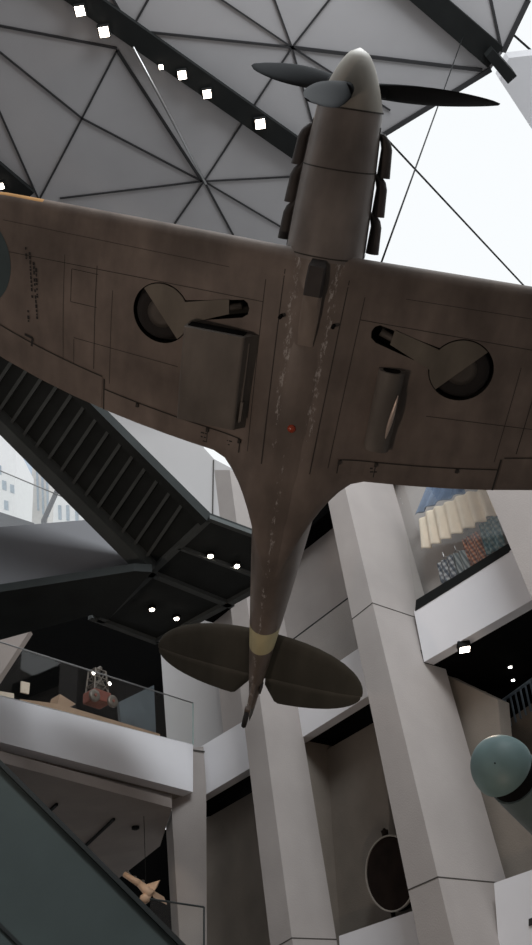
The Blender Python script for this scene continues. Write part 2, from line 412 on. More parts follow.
AM['exhaust'] = mat('exhaust_iron', (0.035, 0.03, 0.028), 0.7, var=0.3)
AM['bare'] = paint('bare_fairing', (0.23, 0.19, 0.16), chip=0.16)
AM['roundel'] = mat('roundel_teal', (0.035, 0.06, 0.065), 0.6)
AM['red'] = mat('red_lens', (0.35, 0.05, 0.02), 0.2)
AM['stencil'] = mat('stencil_black', (0.02, 0.018, 0.017), 0.8)
AM['dark'] = mat('dark_opening', (0.006, 0.006, 0.006), 0.9, spec=0.1)
AM['edge'] = paint('edge_ochre', (0.50, 0.27, 0.10), var=0.1)
AM['bright'] = mat('lit_edge_tone', (0.55, 0.45, 0.38), 0.35, metal=0.4)  # pale tone holding the light on the oil cooler's edge

FUS = [  # s, half width, top, bottom, squareness
    (0.66, .355, .335, -.360, 2.0), (0.95, .38, .35, -.42, 2.1), (1.3, .405, .38, -.485, 2.2), (1.7, .425, .42, -.55, 2.35),
    (2.1, .44, .46, -.585, 2.5), (2.5, .45, .48, -.605, 2.8), (3.0, .46, .52, -.61, 3.0), (3.6, .46, .60, -.615, 3.0), (4.2, .46, .62, -.61, 2.9),
    (4.8, .455, .64, -.59, 2.6), (5.45, .41, .56, -.54, 2.3), (6.1, .35, .50, -.45, 2.1), (6.75, .285, .44, -.36, 2.0), (7.20, .238, .41, -.30, 2.0), (7.50, .205, .39, -.26, 2.0),
    (7.9, .16, .36, -.20, 2.0), (8.3, .115, .33, -.14, 2.0), (8.62, .075, .30, -.08, 2.0), (8.85, .045, .27, -.02, 2.0)]
def fus_at(s):
    for a, b in zip(FUS, FUS[1:]):
        if a[0] <= s <= b[0]:
            t = (s - a[0]) / (b[0] - a[0]); return [x + (y - x) * t for x, y in zip(a, b)]
    return list(FUS[-1] if s > FUS[-1][0] else FUS[0])
def ring(s, n=40, g=0.0):
    _, hw, tp, bt, q = fus_at(s); zc = (tp + bt) / 2; hh = (tp - bt) / 2; pts = []
    for i in range(n):
        a = 2 * math.pi * i / n; c, d = math.cos(a), math.sin(a)
        pts.append(A(s, (hw + g) * math.copysign(abs(c) ** (2 / q), c), zc + (hh + g) * math.copysign(abs(d) ** (2 / q), d)))
    return pts
def loft(bm, rings, mi=0, cap=True):
    R = [[bm.verts.new(p) for p in r] for r in rings]; n = len(R[0]); fs = []
    for X, Y in zip(R, R[1:]):
        for i in range(n): fs.append(bm.faces.new((X[i], X[(i + 1) % n], Y[(i + 1) % n], Y[i])))
    if cap: fs += [bm.faces.new(R[0]), bm.faces.new(R[-1][::-1])]
    for f in fs: f.material_index = mi
def fus_part(name, s0, s1, m, step=0.12):
    n = max(2, int((s1 - s0) / step)); bm = bmesh.new(); loft(bm, [ring(s0 + (s1 - s0) * i / n) for i in range(n + 1)])
    return auto_smooth(link(name, bm, m, air), 60)
fus_part('engine_cowling', 0.66, 2.2, AM['nose'])
fus_part('fuselage', 2.2, 7.34, AM['belly'])
fus_part('tail_band', 7.34, 7.72, AM['band'])
fus_part('tail_cone', 7.72, 8.85, AM['belly'])
# cowling seams
bm = bmesh.new()
for s in (1.25, 2.15):
    R1, R2 = ring(s, 40, .004), ring(s + .014, 40, .004); a = [bm.verts.new(p) for p in R1]; b = [bm.verts.new(p) for p in R2]
    for i in range(40): bm.faces.new((a[i], a[(i + 1) % 40], b[(i + 1) % 40], b[i]))
for k in (21, 39):
    pts = [ring(0.8 + 1.35 * i / 10, 40, .004)[k] for i in range(11)]
    for p, q in zip(pts, pts[1:]): add_tube(bm, p, q, .004, seg=5)
link('cowling_seam', bm, AM['line'], air)
# spinner
bm = bmesh.new(); prof = []
for i in range(15):
    t = i / 14; prof.append((0.07 + 0.59 * t, 0.008 + 0.348 * (t ** 0.52)))
qx = Vector((-1, 0, 0)).to_track_quat('Z', 'Y')
add_lathe(bm, prof, qx, Vector((0, 0, 0)), 40)
sp = auto_smooth(link('spinner', bm, AM['spinner'], air), 60)
bm = bmesh.new(); add_lathe(bm, [(.652, .352), (.652, .362), (.668, .366), (.668, .352)], qx, Vector((0, 0, 0)), 40, cap0=False, cap1=False); link('base_seam', bm, AM['line'], sp)
# propeller blades
PHI = 67.3; BS = 0.46
for k in range(3):
    ph = math.radians(PHI + 120 * k); TL = Matrix.Rotation(math.radians(5.5), 3, 'Y'); rad = TL @ Vector((0, math.sin(ph), math.cos(ph))); tan = TL @ Vector((0, math.cos(ph), -math.sin(ph))); ax = TL @ Vector((1, 0, 0))
    bm = bmesh.new(); rings = []
    for i in range(15):
        t = i / 14; r = 0.22 + 1.46 * t
        ch = 0.13 + 0.135 * math.sin(min(1, t * 1.5 + .06) * math.pi / 2) if t < .55 else 0.265 * math.sqrt(max(0.015, 1 - ((t - .45) / .56) ** 2.6))
        ch *= 1.15; th = 0.10 * (1 - t) ** 1.5 + 0.016
        tw = math.radians(58 - 34 * t); cd = tan * math.cos(tw) + ax * math.sin(tw); nd = -tan * math.sin(tw) + ax * math.cos(tw)
        rings.append([Vector((-BS, 0, 0)) + rad * r + cd * (ch / 2 * math.cos(u)) + nd * (th / 2 * math.sin(u)) for u in [2 * math.pi * j / 16 for j in range(16)]])
    loft(bm, rings); b = auto_smooth(link('propeller_blade', bm, AM['blade'], air), 70)
    bm = bmesh.new(); add_tube(bm, Vector((-BS, 0, 0)) + rad * .2, Vector((-BS, 0, 0)) + rad * .36, .085, .07, 14); link('blade_root', bm, AM['blade'], b, True)
# exhaust stacks: three ejector outlets each side
for sd in (-1, 1):
    for k in range(3):
        s0 = 0.86 + k * 0.41; bm = bmesh.new(); rings = []
        for i in range(7):
            t = i / 6; s = s0 + 0.44 * t; hw = fus_at(s)[1]
            yo = hw * .93 + (.02 + .085 * math.sin(min(1, t * 3.2) * math.pi / 2)); w_ = .055 + .02 * t; h_ = .075
            rings.append([A(s, sd * (yo + w_ * math.cos(u)), .02 + h_ * math.sin(u)) for u in [2 * math.pi * j / 12 for j in range(12)]])
        loft(bm, rings); auto_smooth(link('exhaust_stack', bm, AM['exhaust'], air), 50)

# ---- wings
def chord(y): return 2.54 * math.sqrt(max(0.004, 1 - (y / 5.61) ** 2))
def LE(y): return 2.12 + 0.25 * (2.54 - chord(y)) * (0.12 if y < 4 else 0.12 + (y - 4) * .5)
def TE(y):
    y = abs(y); e = 0.0
    if y < .98: e = .78 * ((.98 - y) / .62) ** 2.0
    return 2.785 + 0.75 * chord(y) + 0.077 + e
NA = 14
def foil(y, sd):
    le, te = LE(y), 2.785 + 0.75 * chord(y) + 0.077; ext = TE(y) - te; c = te - le; zc = -.492 + .105 * y; th = 0.13 * (1 - .35 * y / 5.6); up, lo = [], []
    for i in range(NA + 1):
        t = 0.5 * (1 - math.cos(math.pi * i / NA)); s = le + t * c
        yt = 5 * th * c * (.2969 * math.sqrt(t) - .126 * t - .3516 * t * t + .2843 * t ** 3 - .1036 * t ** 4)
        e = ext * max(0, (t - .55) / .45) ** 1.5
        up.append(A(s + e, sd * y, zc + yt * 1.05 + .02)); lo.append(A(s + e, sd * y, zc - yt * .80 + (0.06 * (t - .5) if t > .5 else 0) + e * 0.10))
    w = max(0, min(1, 1 - (y - .30) / .62)) ** 1.6
    if w > 0:
        for k, p in enumerate(lo):
            t = k / NA
            if t > .3:
                b = fus_at(-p.x)[3] + .012; m_ = w * min(1, (t - .3) / .3); p.z = p.z * (1 - m_) + b * m_
        for k, p in enumerate(up): p.z = max(p.z, lo[k].z + .02)
    return up, lo
def zlow(s, y):
    up, lo = foil(abs(y), 1)
    for p, q in zip(lo, lo[1:]):
        if -p.x <= s <= -q.x: t = (s + p.x) / (-q.x + p.x + 1e-9); return p.z + (q.z - p.z) * t
    return lo[-1].z
YS = [0.01, .1, .2, .34, .42, .5, .58, .68, .8, .95, 1.1, 1.3, 1.6, 2.0, 2.4, 2.9, 3.4, 3.9, 4.3, 4.7, 5.0, 5.25, 5.42, 5.54, 5.6]
def low_strip(bm, pts, w, off=.003, mi=0):
    """a thin dark line lying on the wing's lower skin through (s, y) points"""
    P3 = []
    for (s0, y0), (s1, y1) in zip(pts, pts[1:]):
        n = max(1, int(math.hypot(s1 - s0, y1 - y0) / .15))
        for i in range(n): P3.append((s0 + (s1 - s0) * i / n, y0 + (y1 - y0) * i / n))
    P3.append(pts[-1])
    for a, b in zip(P3, P3[1:]):
        d = Vector((b[0] - a[0], b[1] - a[1])); d.normalize(); q = Vector((-d.y, d.x)) * w / 2
        vs = []
        for (s, y) in ((a[0] - q.x, a[1] - q.y), (b[0] - q.x, b[1] - q.y), (b[0] + q.x, b[1] + q.y), (a[0] + q.x, a[1] + q.y)):
            vs.append(bm.verts.new(A(s, y, zlow(s, y) - off)))
        f = bm.faces.new(vs); f.material_index = mi
def low_plate(bm, poly, t0, t1, mi=0):
    """a plate conforming to the lower skin: outline in (s, y), from t0 to t1 below the skin"""
    tris = tessellate_polygon([[Vector((s, y, 0)) for s, y in poly]])
    a = [bm.verts.new(A(s, y, zlow(s, y) - t1)) for s, y in poly]; b = [bm.verts.new(A(s, y, zlow(s, y) - t0)) for s, y in poly]; fs = []
    for t in tris: fs.append(bm.faces.new([a[i] for i in t])); fs.append(bm.faces.new([b[i] for i in t][::-1]))
    n = len(poly)
    for i in range(n): fs.append(bm.faces.new((a[i], b[i], b[(i + 1) % n], a[(i + 1) % n])))
    for f in fs: f.material_index = mi
WS, WY, WR = 3.14, 1.76, 0.36                                     # wheel well
def wing(sd):
    bm = bmesh.new(); rings = []
    for y in YS:
        up, lo = foil(y, sd); rings.append(up + lo[::-1][1:-1])
    loft(bm, rings); w = auto_smooth(link('wing', bm, [AM['wing'], AM['well'], AM['edge']], air), 50)
    for p in w.data.polygons:                                    # ochre leading edge outboard
        c = p.center
        if abs(c.y) > 3.4 and -c.x < LE(abs(c.y)) + .05 and c.z < .6: p.material_index = 2
    # cut the wheel well and the leg slot
    cut = bmesh.new(); zc = zlow(WS, WY)
    add_tube(cut, A(WS, sd * WY, zc - .2), A(WS, sd * WY, zc + .16), WR, seg=40)
    c1 = link('cutter', cut, AM['well']); c1.parent = air
    cut = bmesh.new(); zc2 = zlow(3.0, 1.0)
    pl = [(2.775, .78), (2.80, .73), (2.86, .70), (2.93, .71), (2.98, .77), (3.17, 1.45), (2.93, 1.50)]
    add_prism(cut, [A(s, sd * y, zc2 - .25) for s, y in pl], Vector((0, 0, .42))); c2 = link('cutter', cut, AM['well']); c2.parent = air
    for c in (c1, c2):
        md = w.modifiers.new('b', 'BOOLEAN'); md.operation = 'DIFFERENCE'; md.object = c; md.solver = 'EXACT'; md.material_mode = 'TRANSFER'
    bpy.context.view_layer.update()
    ev = w.evaluated_get(bpy.context.evaluated_depsgraph_get()); me = bpy.data.meshes.new_from_object(ev)
    w.modifiers.clear(); w.data = me
    for c in (c1, c2): bpy.data.objects.remove(c)
    # wheel in the well
    bm = bmesh.new(); q = Vector((0, 0, 1)).to_track_quat('Z', 'Y'); o = A(WS, sd * WY, zc)
    add_lathe(bm, [(.03, .18), (.02, .24), (.035, .30), (.07, .325), (.12, .32)], q, o, 36, cap1=True)
    wh = auto_smooth(link('wheel', bm, AM['tyre'], air), 50)
    bm = bmesh.new(); add_lathe(bm, [(.012, .03), (.02, .05), (.022, .12), (.03, .18), (.05, .18)], q, o, 24); link('hub', bm, AM['hub'], wh, True)
    # door: covers the inner part of the wheel and the leg
    poly = []
    ang = [math.radians(a) for a in range(-128, 40, 8)] if True else []
    # chord cut: remains the inboard-forward side of the circle (angles measured from inboard, positive forward)
    a0, a1 = math.radians(-49), math.radians(133)
    for i in range(22):
        a = a0 + (a1 - a0) * i / 21; poly.append((WS - (WR - .012) * math.sin(a), sd * (WY - (WR - .012) * math.cos(a))))
    bm = bmesh.new(); low_plate(bm, poly, -.002, .014)
    d = link('undercarriage_door', bm, AM['door'], air)
    bm = bmesh.new(); low_plate(bm, [(2.80, sd * .95), (2.97, sd * .93), (3.20, sd * 1.45), (2.95, sd * 1.50)], -.001, .016)
    link('leg_fairing', bm, AM['door'], d)
    bm = bmesh.new(); add_tube(bm, A(2.86, sd * .80, zc2 + .03), A(3.0, sd * 1.2, zc2 + .06), .045, seg=12); link('undercarriage_leg', bm, AM['hub'], air, True)
    # seams of skin panels
    bm = bmesh.new(); bm.from_mesh(w.data); L = lambda pts, w_=.008: low_strip(bm, [(s, sd * y) for s, y in pts], w_ * 1.3, .003, 3)
    L([(2.35, .36), (4.7, .30)], .008); L([(2.5, .56), (4.6, .50)], .006); L([(2.75, .55), (2.78, 2.2), (2.82, 4.2)], .006); L([(3.75, 1.5), (3.7, 2.9)], .006)
    L([(2.75, 2.62), (4.05, 2.62)], .007); L([(2.7, 3.05), (4.2, 3.05)], .005); L([(3.0, 2.4), (4.2, 2.4)], .005)
    L([(2.85, 2.6), (2.85, 2.95), (3.25, 2.95), (3.25, 2.6)], .006)
    L([(2.45, 1.0), (2.45, 3.9)], .004); L([(4.05, 2.9), (3.72, 2.9)], .005)
    bm.to_mesh(w.data); bm.free(); w.data.materials.append(AM['line'])
    # flap and aileron
    yf0, yf1 = .62, 2.46
    fl = [(TE(y) - .02 if y > .98 else 4.66, sd * y) for y in [yf0 + (yf1 - yf0) * i / 12 for i in range(13)]]
    hinge = lambda y: 2.785 + .75 * chord(y) - .20
    fl2 = [(hinge(y), sd * y) for y in [yf1 - (yf1 - yf0) * i / 12 for i in range(13)]]
    bm = bmesh.new(); low_plate(bm, fl + fl2, .001, .010); f = link('flap', bm, AM['wing'], air)
    bm = bmesh.new(); L = lambda pts, w_=.014: low_strip(bm, [(s, sd * y) for s, y in pts], w_, .011)
    L([(hinge(y) - .008, y) for y in (yf0, 1.0, 1.5, 2.0, yf1)]); L([(hinge(1.05), 1.05), (4.66, 1.05)], .012); L([(hinge(yf1) - .15, yf1 + .01), (TE(yf1), yf1 + .01)], .02); L([(hinge(yf0), yf0 - .006), (4.66, yf0 - .006)], .014)
    link('hinge_line', bm, AM['line'], f)
    ah = lambda y: 2.785 + .75 * chord(y) - .36
    ys = [2.50 + (5.0 - 2.5) * i / 14 for i in range(15)]
    bm = bmesh.new(); low_plate(bm, [(TE(y) - .015, sd * y) for y in ys] + [(ah(y), sd * y) for y in ys[::-1]], .001, .010); a = link('aileron', bm, AM['wing'], air)
    bm = bmesh.new(); low_strip(bm, [(ah(y) - .008, sd * y) for y in ys], .014, .011); link('hinge_line', bm, AM['line'], a)
    # hinge brackets
    for y in (2.0, 1.05, .62):
        bm = bmesh.new(); add_box(bm, A(hinge(y) + .02, sd * y, zlow(hinge(y), y) - .02), (.05, .035, .03)); link('flap_bracket', bm, AM['line'], f)
    return w
WING = {sd: wing(sd) for sd in (-1, 1)}

# roundel under the left-hand (starboard) wing
bm = bmesh.new(); RG = []
for k in range(9):
    r = max(.002, .62 * k / 8); RG.append([bm.verts.new(A(3.0 + r * math.cos(u), -4.40 + r * math.sin(u), zlow(3.0 + r * math.cos(u), -4.40 + r * math.sin(u)) - .004)) for u in [2 * math.pi * i / 48 for i in range(48)]])
for X, Y in zip(RG, RG[1:]):
    for i in range(48): bm.faces.new((X[i], X[(i + 1) % 48], Y[(i + 1) % 48], Y[i]))
link('roundel', bm, AM['roundel'], air)

# illegible small stencil marks, seen as rows of dark dashes
def air_hit(px, py):
    inv = AIR.inverted(); o = inv @ CAM; d = (inv.to_3x3() @ ray(px, py)); z = -.5
    for _ in range(30):
        k = (z - o.z) / d.z; q = o + d * k; z = zlow(-q.x, q.y)
    return -q.x, q.y
def stencil(rows, wid=.022):
    w_ = WING[-1] if air_hit(*rows[0][0])[1] < 0 else WING[1]
    if len(w_.data.materials) < 5: w_.data.materials.append(AM['stencil'])
    bm = bmesh.new(); bm.from_mesh(w_.data)
    for (a, b) in rows:
        p, q = Vector(air_hit(*a)), Vector(air_hit(*b)); L = (q - p).length; d = (q - p).normalized(); t = 0
        while t < L:
            w = random.uniform(.02, .05)
            if t + w < L: low_strip(bm, [tuple(p + d * t), tuple(p + d * (t + w))], wid * random.uniform(.7, 1.1), .013, 4)
            t += w + random.uniform(.008, .02) + (.03 if random.random() < .2 else 0)
    bm.to_mesh(w_.data); bm.free()
stencil([((26, 247), (27, 261)), ((30, 252), (33, 300)), ((34, 262), (38, 323)), ((36.5, 268), (38, 300)), ((28.5, 310), (29, 324))], .026)
stencil([((201, 432), (209, 434)), ((201, 436), (209, 438)), ((203, 440.5), (207, 441.5))], .02)
stencil([((227, 440), (235, 442)), ((228, 444), (233, 445.5))], .018)
stencil([((370, 468), (377, 468)), ((370, 471.5), (377, 471.5))], .02)
bm = bmesh.new(); q = [air_hit(*p) for p in ((25, 334), (33, 338), (32, 346))]; low_strip(bm, q, .03, .012); link('hinge_mark', bm, AM['stencil'], air)
# radiator under the starboard wing
def duct(name, y0, y1, s0, s1, depth, m, bev=.06, flare=0):
    bm = bmesh.new(); rings = []; n = 9
    for i in range(n):
        t = i / (n - 1); s = s0 + (s1 - s0) * t; dep = depth * (1 if t < .6 else 1 - .12 * ((t - .6) / .4))
        yc, hw = (y0 + y1) / 2, abs(y1 - y0) / 2; r = min(bev, hw * .9); pts = []
        zt = max(zlow(s, y0), zlow(s, y1)) + .02
        zb_ = min(zlow(s, y0), zlow(s, y1)) - dep + 0.03
        pts.append(A(s, yc - hw, zt))
        for j in range(6):
            a = math.pi + j / 5 * math.pi / 2; pts.append(A(s, yc - hw + r + r * math.cos(a), zb_ + r + r * math.sin(a)))
        for j in range(6):
            a = 1.5 * math.pi + j / 5 * math.pi / 2; pts.append(A(s, yc + hw - r + r * math.cos(a), zb_ + r + r * math.sin(a)))
        pts.append(A(s, yc + hw + flare, zt - (.03 if flare else 0))); rings.append(pts)
    loft(bm, rings); return auto_smooth(link(name, bm, m, air), 35)
rad = duct('radiator', -1.38, -.66, 3.14, 4.30, .26, AM['radiator'], .04, .19)
bm = bmesh.new(); z_ = zlow(3.3, 1.0)
add_box(bm, A(3.137, -1.02, z_ - .12), (.012, .66, .17)); link('intake_mouth', bm, AM['dark'], rad)
bm = bmesh.new()
add_tube(bm, A(3.22, -.625, z_ - .18), A(4.2, -.625, z_ - .15), .014, seg=8); add_box(bm, A(4.05, -.615, z_ - .14), (.24, .03, .10)); link('side_fitting', bm, AM['radiator'], rad)
bm = bmesh.new(); add_box(bm, A(3.95, -1.02, zlow(3.95, 1.0) - .245), (.012, .70, .012)); link('exit_flap_seam', bm, AM['line'], rad)
# oil cooler under the port wing
oil = duct('oil_cooler', .86, 1.16, 3.25, 4.25, .20, AM['radiator'], .14)
bm = bmesh.new(); rings = []
for i in range(11):
    t = i / 10; s = 3.50 + .62 * t; z0 = zlow(s, 1.05) - .115; w_ = .004 + .028 * math.sin(math.pi * t)
    rings.append([A(s, 1.135 - .05 * t + w_ * math.cos(u), z0 - .035 + .045 * math.sin(u) * math.sin(math.pi * t + .02)) for u in [2 * math.pi * j / 8 for j in range(8)]])
loft(bm, rings); link('lit_edge', bm, AM['bright'], oil, True)  # added strip; its pale colour paints the light along the duct's edge
bm = bmesh.new(); add_tube(bm, A(3.245, 1.01, zlow(3.25, 1.0) - .06), A(3.255, 1.01, zlow(3.25, 1.0) - .06), .10, seg=20); link('intake_mouth', bm, AM['dark'], oil)

# carburettor intake under the nose with a bare fairing behind it
bm = bmesh.new(); rings = []
for s, hw, dp in ((2.18, .075, .02), (2.24, .095, .10), (2.40, .10, .13), (2.56, .10, .12)):
    zb_ = fus_at(s)[3]; rings.append([A(s, -hw, zb_ + .05), A(s, -hw, zb_ - dp * .8), A(s, -hw * .8, zb_ - dp), A(s, hw * .8, zb_ - dp), A(s, hw, zb_ - dp * .8), A(s, hw, zb_ + .05)])
loft(bm, rings); ci = auto_smooth(link('carburettor_intake', bm, AM['exhaust'], air), 40)
bm = bmesh.new(); rings = []
for s, hw, dp in ((2.56, .10, .115), (2.75, .105, .10), (2.95, .10, .07), (3.14, .085, .03)):
    zb_ = fus_at(s)[3]; rings.append([A(s, -hw, zb_ + .05), A(s, -hw, zb_ - dp * .7), A(s, -hw * .7, zb_ - dp), A(s, hw * .7, zb_ - dp), A(s, hw, zb_ - dp * .7), A(s, hw, zb_ + .05)])
loft(bm, rings); auto_smooth(link('fairing', bm, AM['bare'], ci), 40)
# red recognition light, drain holes, centre section seams
bm = bmesh.new(); add_lathe(bm, [(0, .05), (.012, .05), (.03, .03), (.036, .004)], Vector((0, 0, -1)).to_track_quat('Z', 'Y'), A(4.16, 0, fus_at(4.16)[3] + .004), 20); link('recognition_light', bm, AM['red'], air, True)
for y in (-.32, .28):
    bm = bmesh.new(); add_tube(bm, A(2.86, y, zlow(2.86, .35) - .10), A(2.86, y, zlow(2.86, .35) + .1), .022, seg=12); link('drain_hole', bm, AM['dark'], air)

# ---- tail surfaces
def tch(y): return max(.02, math.sqrt(max(0, 1 - (y / 1.545) ** 2.3)))
for sd in (-1, 1):
    zt = .20
    def tp(y): return 8.30 - .70 * tch(y), 8.30 + .10 * tch(y), 8.30 + .52 * tch(y)
    ys = [.04, .2, .4, .6, .8, 1.0, 1.2, 1.35, 1.42, 1.48, 1.52, 1.542]
    def surf(name, f0, f1, ylist, thick):
        bm = bmesh.new(); rings = []
        for y in ylist:
            s0, s1 = f0(y), f1(y); r = []
            for j in range(12):
                u = 2 * math.pi * j / 12; c = (s0 + s1) / 2; r.append(A(c - (s1 - s0) / 2 * math.cos(u), sd * y, zt + thick(y) * math.sin(u) * (0.55 + .45 * math.cos(u))))
            rings.append(r)
        loft(bm, rings); return auto_smooth(link(name, bm, AM['tail'], air), 50)
    surf('tailplane', lambda y: tp(y)[0], lambda y: tp(y)[1] + .02, ys, lambda y: .055 * tch(y) + .008)
    ys2 = [.12, .16, .2, .25, .3, .36, .5, .7, .9, 1.1, 1.22, 1.32, 1.40, 1.46, 1.50, 1.525]
    cutin = lambda y: .30 * max(0, 1 - (y - .12) / .2)
    surf('elevator', lambda y: tp(y)[1] - .01, lambda y: tp(y)[2] - cutin(y), ys2, lambda y: .035 * tch(y) + .006)
# fin and rudder
def vert(name, prof, m):
    bm = bmesh.new(); rings = []
    for z, s0, s1, t in prof:
        rings.append([A((s0 + s1) / 2 - (s1 - s0) / 2 * math.cos(u), t * math.sin(u) * (.55 + .45 * math.cos(u)), z) for u in [2 * math.pi * j / 12 for j in range(12)]])
    loft(bm, rings); return auto_smooth(link(name, bm, m, air), 50)
vert('fin', [(.30, 7.75, 8.83, .07), (.6, 8.05, 8.80, .06), (.9, 8.3, 8.76, .05), (1.1, 8.5, 8.73, .03)], AM['tail'])
vert('rudder', [(-.08, 8.83, 8.93, .03), (.05, 8.83, 9.14, .04), (.35, 8.82, 9.25, .045), (.7, 8.80, 9.21, .04), (1.0, 8.76, 9.1, .03), (1.2, 8.6, 8.98, .02), (1.27, 8.68, 8.85, .008)], AM['tail'])
# tail wheel on its strut
bm = bmesh.new(); add_tube(bm, A(8.3, 0, -.1), A(8.58, 0, -.36), .04, .03, 12); add_box(bm, A(8.58, 0, -.39), (.14, .085, .1), bevel=.02); tw = link('tail_wheel_leg', bm, AM['belly'], air)
bm = bmesh.new(); add_lathe(bm, [(-.035, .04), (-.03, .10), (0, .115), (.03, .10), (.035, .04)], Vector((0, 1, 0)).to_track_quat('Z', 'X'), A(8.66, 0, -.49), 24); auto_smooth(link('tail_wheel', bm, AM['tyre'], tw), 50)
bm = bmesh.new(); add_box(bm, A(8.42, .10, -.02), (.10, .03, .16)); link('tow_lug', bm, AM['exhaust'], air)
# cockpit canopy on top
bm = bmesh.new(); rings = []
for s, hw, h in ((3.35, .2, .02), (3.6, .28, .24), (4.0, .30, .36), (4.5, .29, .33), (5.0, .22, .14), (5.3, .12, .02)):
    zt = fus_at(s)[2] - .12; rings.append([A(s, hw * math.cos(u), zt + (h + .12) * math.sin(u)) for u in [math.pi * j / 10 for j in range(11)]])
loft(bm, rings); auto_smooth(link('canopy', bm, AM['spinner'], air), 60)

# =================================================================== SUSPENSION CABLES
def tube_thing(name, a, b, r, m, label, cat, group=None):
    bm = bmesh.new(); add_tube(bm, a, b, r, seg=8); return tag(link(name, bm, m, smooth=True), label, cat, group)
def air_pt(s, y, z): return AIR @ A(s, y, z)
tube_thing('stay_rod', HZ(19.84).at(133, 47), HZ(19.9).at(206, 184), .03, M['steel'], 'pale steel stay rod under the ceiling from the lamp beam to a panel joint', 'rod')
tube_thing('suspension_cable', HZ(19.86).at(463, 37), air_pt(2.35, .62, -.40), .012, M['beam'], 'thin dark suspension cable from the corner beam past the right propeller blade', 'cable')

# =================================================================== LAMPS
def square_spot(px, py, size_px, label, z=19.84, group=None, m='lamp_warm'):
    c = HZ(z).at(px, py); w = size_px * (c - CAM).length / FPX
    t = empty('ceiling_spotlight', c); tag(t, label, 'spotlight', group)
    bm = bmesh.new(); add_box(bm, (0, 0, .02), (w * 1.35, w * 1.35, .12), bevel=.02); link('housing', bm, M['beam'], t)
    bm = bmesh.new(); add_box(bm, (0, 0, -.05), (w, w, .03)); link('lens', bm, M[m], t)
    return t
for px, py, sz, lb in ((80, 10, 7.5, 'square lit spotlight at the top left start of the lamp row'), (104, 31, 8, 'second lit spotlight along the dark ceiling beam, above the pale stay rod'),
                       (161, 66, 3.6, 'small dim spotlight just below the stay rod on the beam'), (182, 74, 7, 'lit spotlight right beside the small dim one on the beam'),
                       (207, 93, 7, 'lit spotlight between the close pair and the lowest one'), (260, 123, 8.5, 'lowest and largest lit spotlight on the beam, nearest the nose')):
    square_spot(px, py, sz, lb, group='spotlights along the ceiling beam')
square_spot(1, 185, 5, 'lit spotlight on the short beam at the left edge above the wing')
def downlight(px, py, z, r, label, grp, m='lamp_warm', drop=.02):
    c = HZ(z).at(px, py); t = empty('downlight', c); tag(t, label, 'downlight', grp)
    bm = bmesh.new(); add_tube(bm, (0, 0, 0), (0, 0, .16), r * 1.7, seg=20); link('housing', bm, M['beam'], t)
    bm = bmesh.new(); add_lathe(bm, [(-.004, r * .2), (-.012, r), (.004, r * 1.05)], Vector((0, 0, 1)).to_track_quat('Z', 'Y'), Vector((0, 0, -.004)), 20); link('lens', bm, M[m], t)
    return t
for px, py, lb in ((210.5, 556, 'lit downlight under the stair landing, upper left of the far pair'), (237, 566, 'lit downlight under the stair landing nearest the fuselage'),
                   (152, 609.5, 'lit downlight under the stair landing, leftmost of the four'), (176.5, 618.5, 'lit downlight under the stair landing just above the tailplane tip')):
    downlight(px, py, ZL - .06, .046, lb, 'downlights under the stair landing')
lamp('bay_lamp', 'SPOT', HZ(Z0 - .2).at(464, 647), CAM + ray(503, 768) * 10.0, 120, (1.0, .8, .62), .06, 70, .6)
c = square_spot(464, 647, 9, 'bright square lamp under the white parapet at the right', z=Z0 - .08)
downlight(510, 667, Z0 - .05, .03, 'upper of two tiny lamps deep in the dark bay at right', 'tiny lamps in the dark bay', 'lamp_white')
downlight(513, 680, Z0 - .05, .03, 'lower of two tiny lamps deep in the dark bay at right', 'tiny lamps in the dark bay', 'lamp_white')

# =================================================================== GLASS BALUSTRADES
def glass_rail(label, a, b, c, d, plane, rail_m, rail_w=.035, back=.015, edge=True, uprights=()):
    """a-b top edge (pixels), c-d the bottom below b and a"""
    pa, pb, pc, pd = [plane.at(*p) for p in (a, b, c, d)]
    t = empty('glass_balustrade', pd); tag(t, label, 'balustrade')
    bm = bmesh.new(); add_prism(bm, [pa, pb, pc, pd], plane.n * -back); child(link('pane', bm, M['glass']), t)
    bm = bmesh.new(); add_tube(bm, pa, pb, rail_w / 2, seg=8); child(link('top_rail', bm, M[rail_m]), t)
    for p, q in uprights:
        bm = bmesh.new(); add_tube(bm, plane.at(*p), plane.at(*q), rail_w / 2, seg=8); child(link('end_edge', bm, M['glass_edge' if rail_m != 'handrail' else 'handrail']), t)
    return t
glass_rail('clear glass balustrade with thin top rail on the left gallery parapet', (-60, 623), (193, 703), (193, 745), (-60, 681), PB, 'steel', .03, uprights=[((193, 703), (193, 745))])
glass_rail('glass balustrade above the middle white parapet behind the tailplane', (292, 640), (352, 595), (356, 650), (292, 693), PA.shift(-.1), 'handrail', .03)
PH = FY(17.0)
glass_rail('black framed glass balustrade at the bottom left by the concrete column', (150, 899), (204, 907), (204, 965), (150, 965), PH, 'handrail', .035, uprights=[((204, 907), (204, 965))])
PWN = FY(18.5)
glass_rail('glass balustrade across the bright outdoor window at left', (-40, 454), (92, 509), (96, 530), (-40, 545), PWN, 'steel', .035)

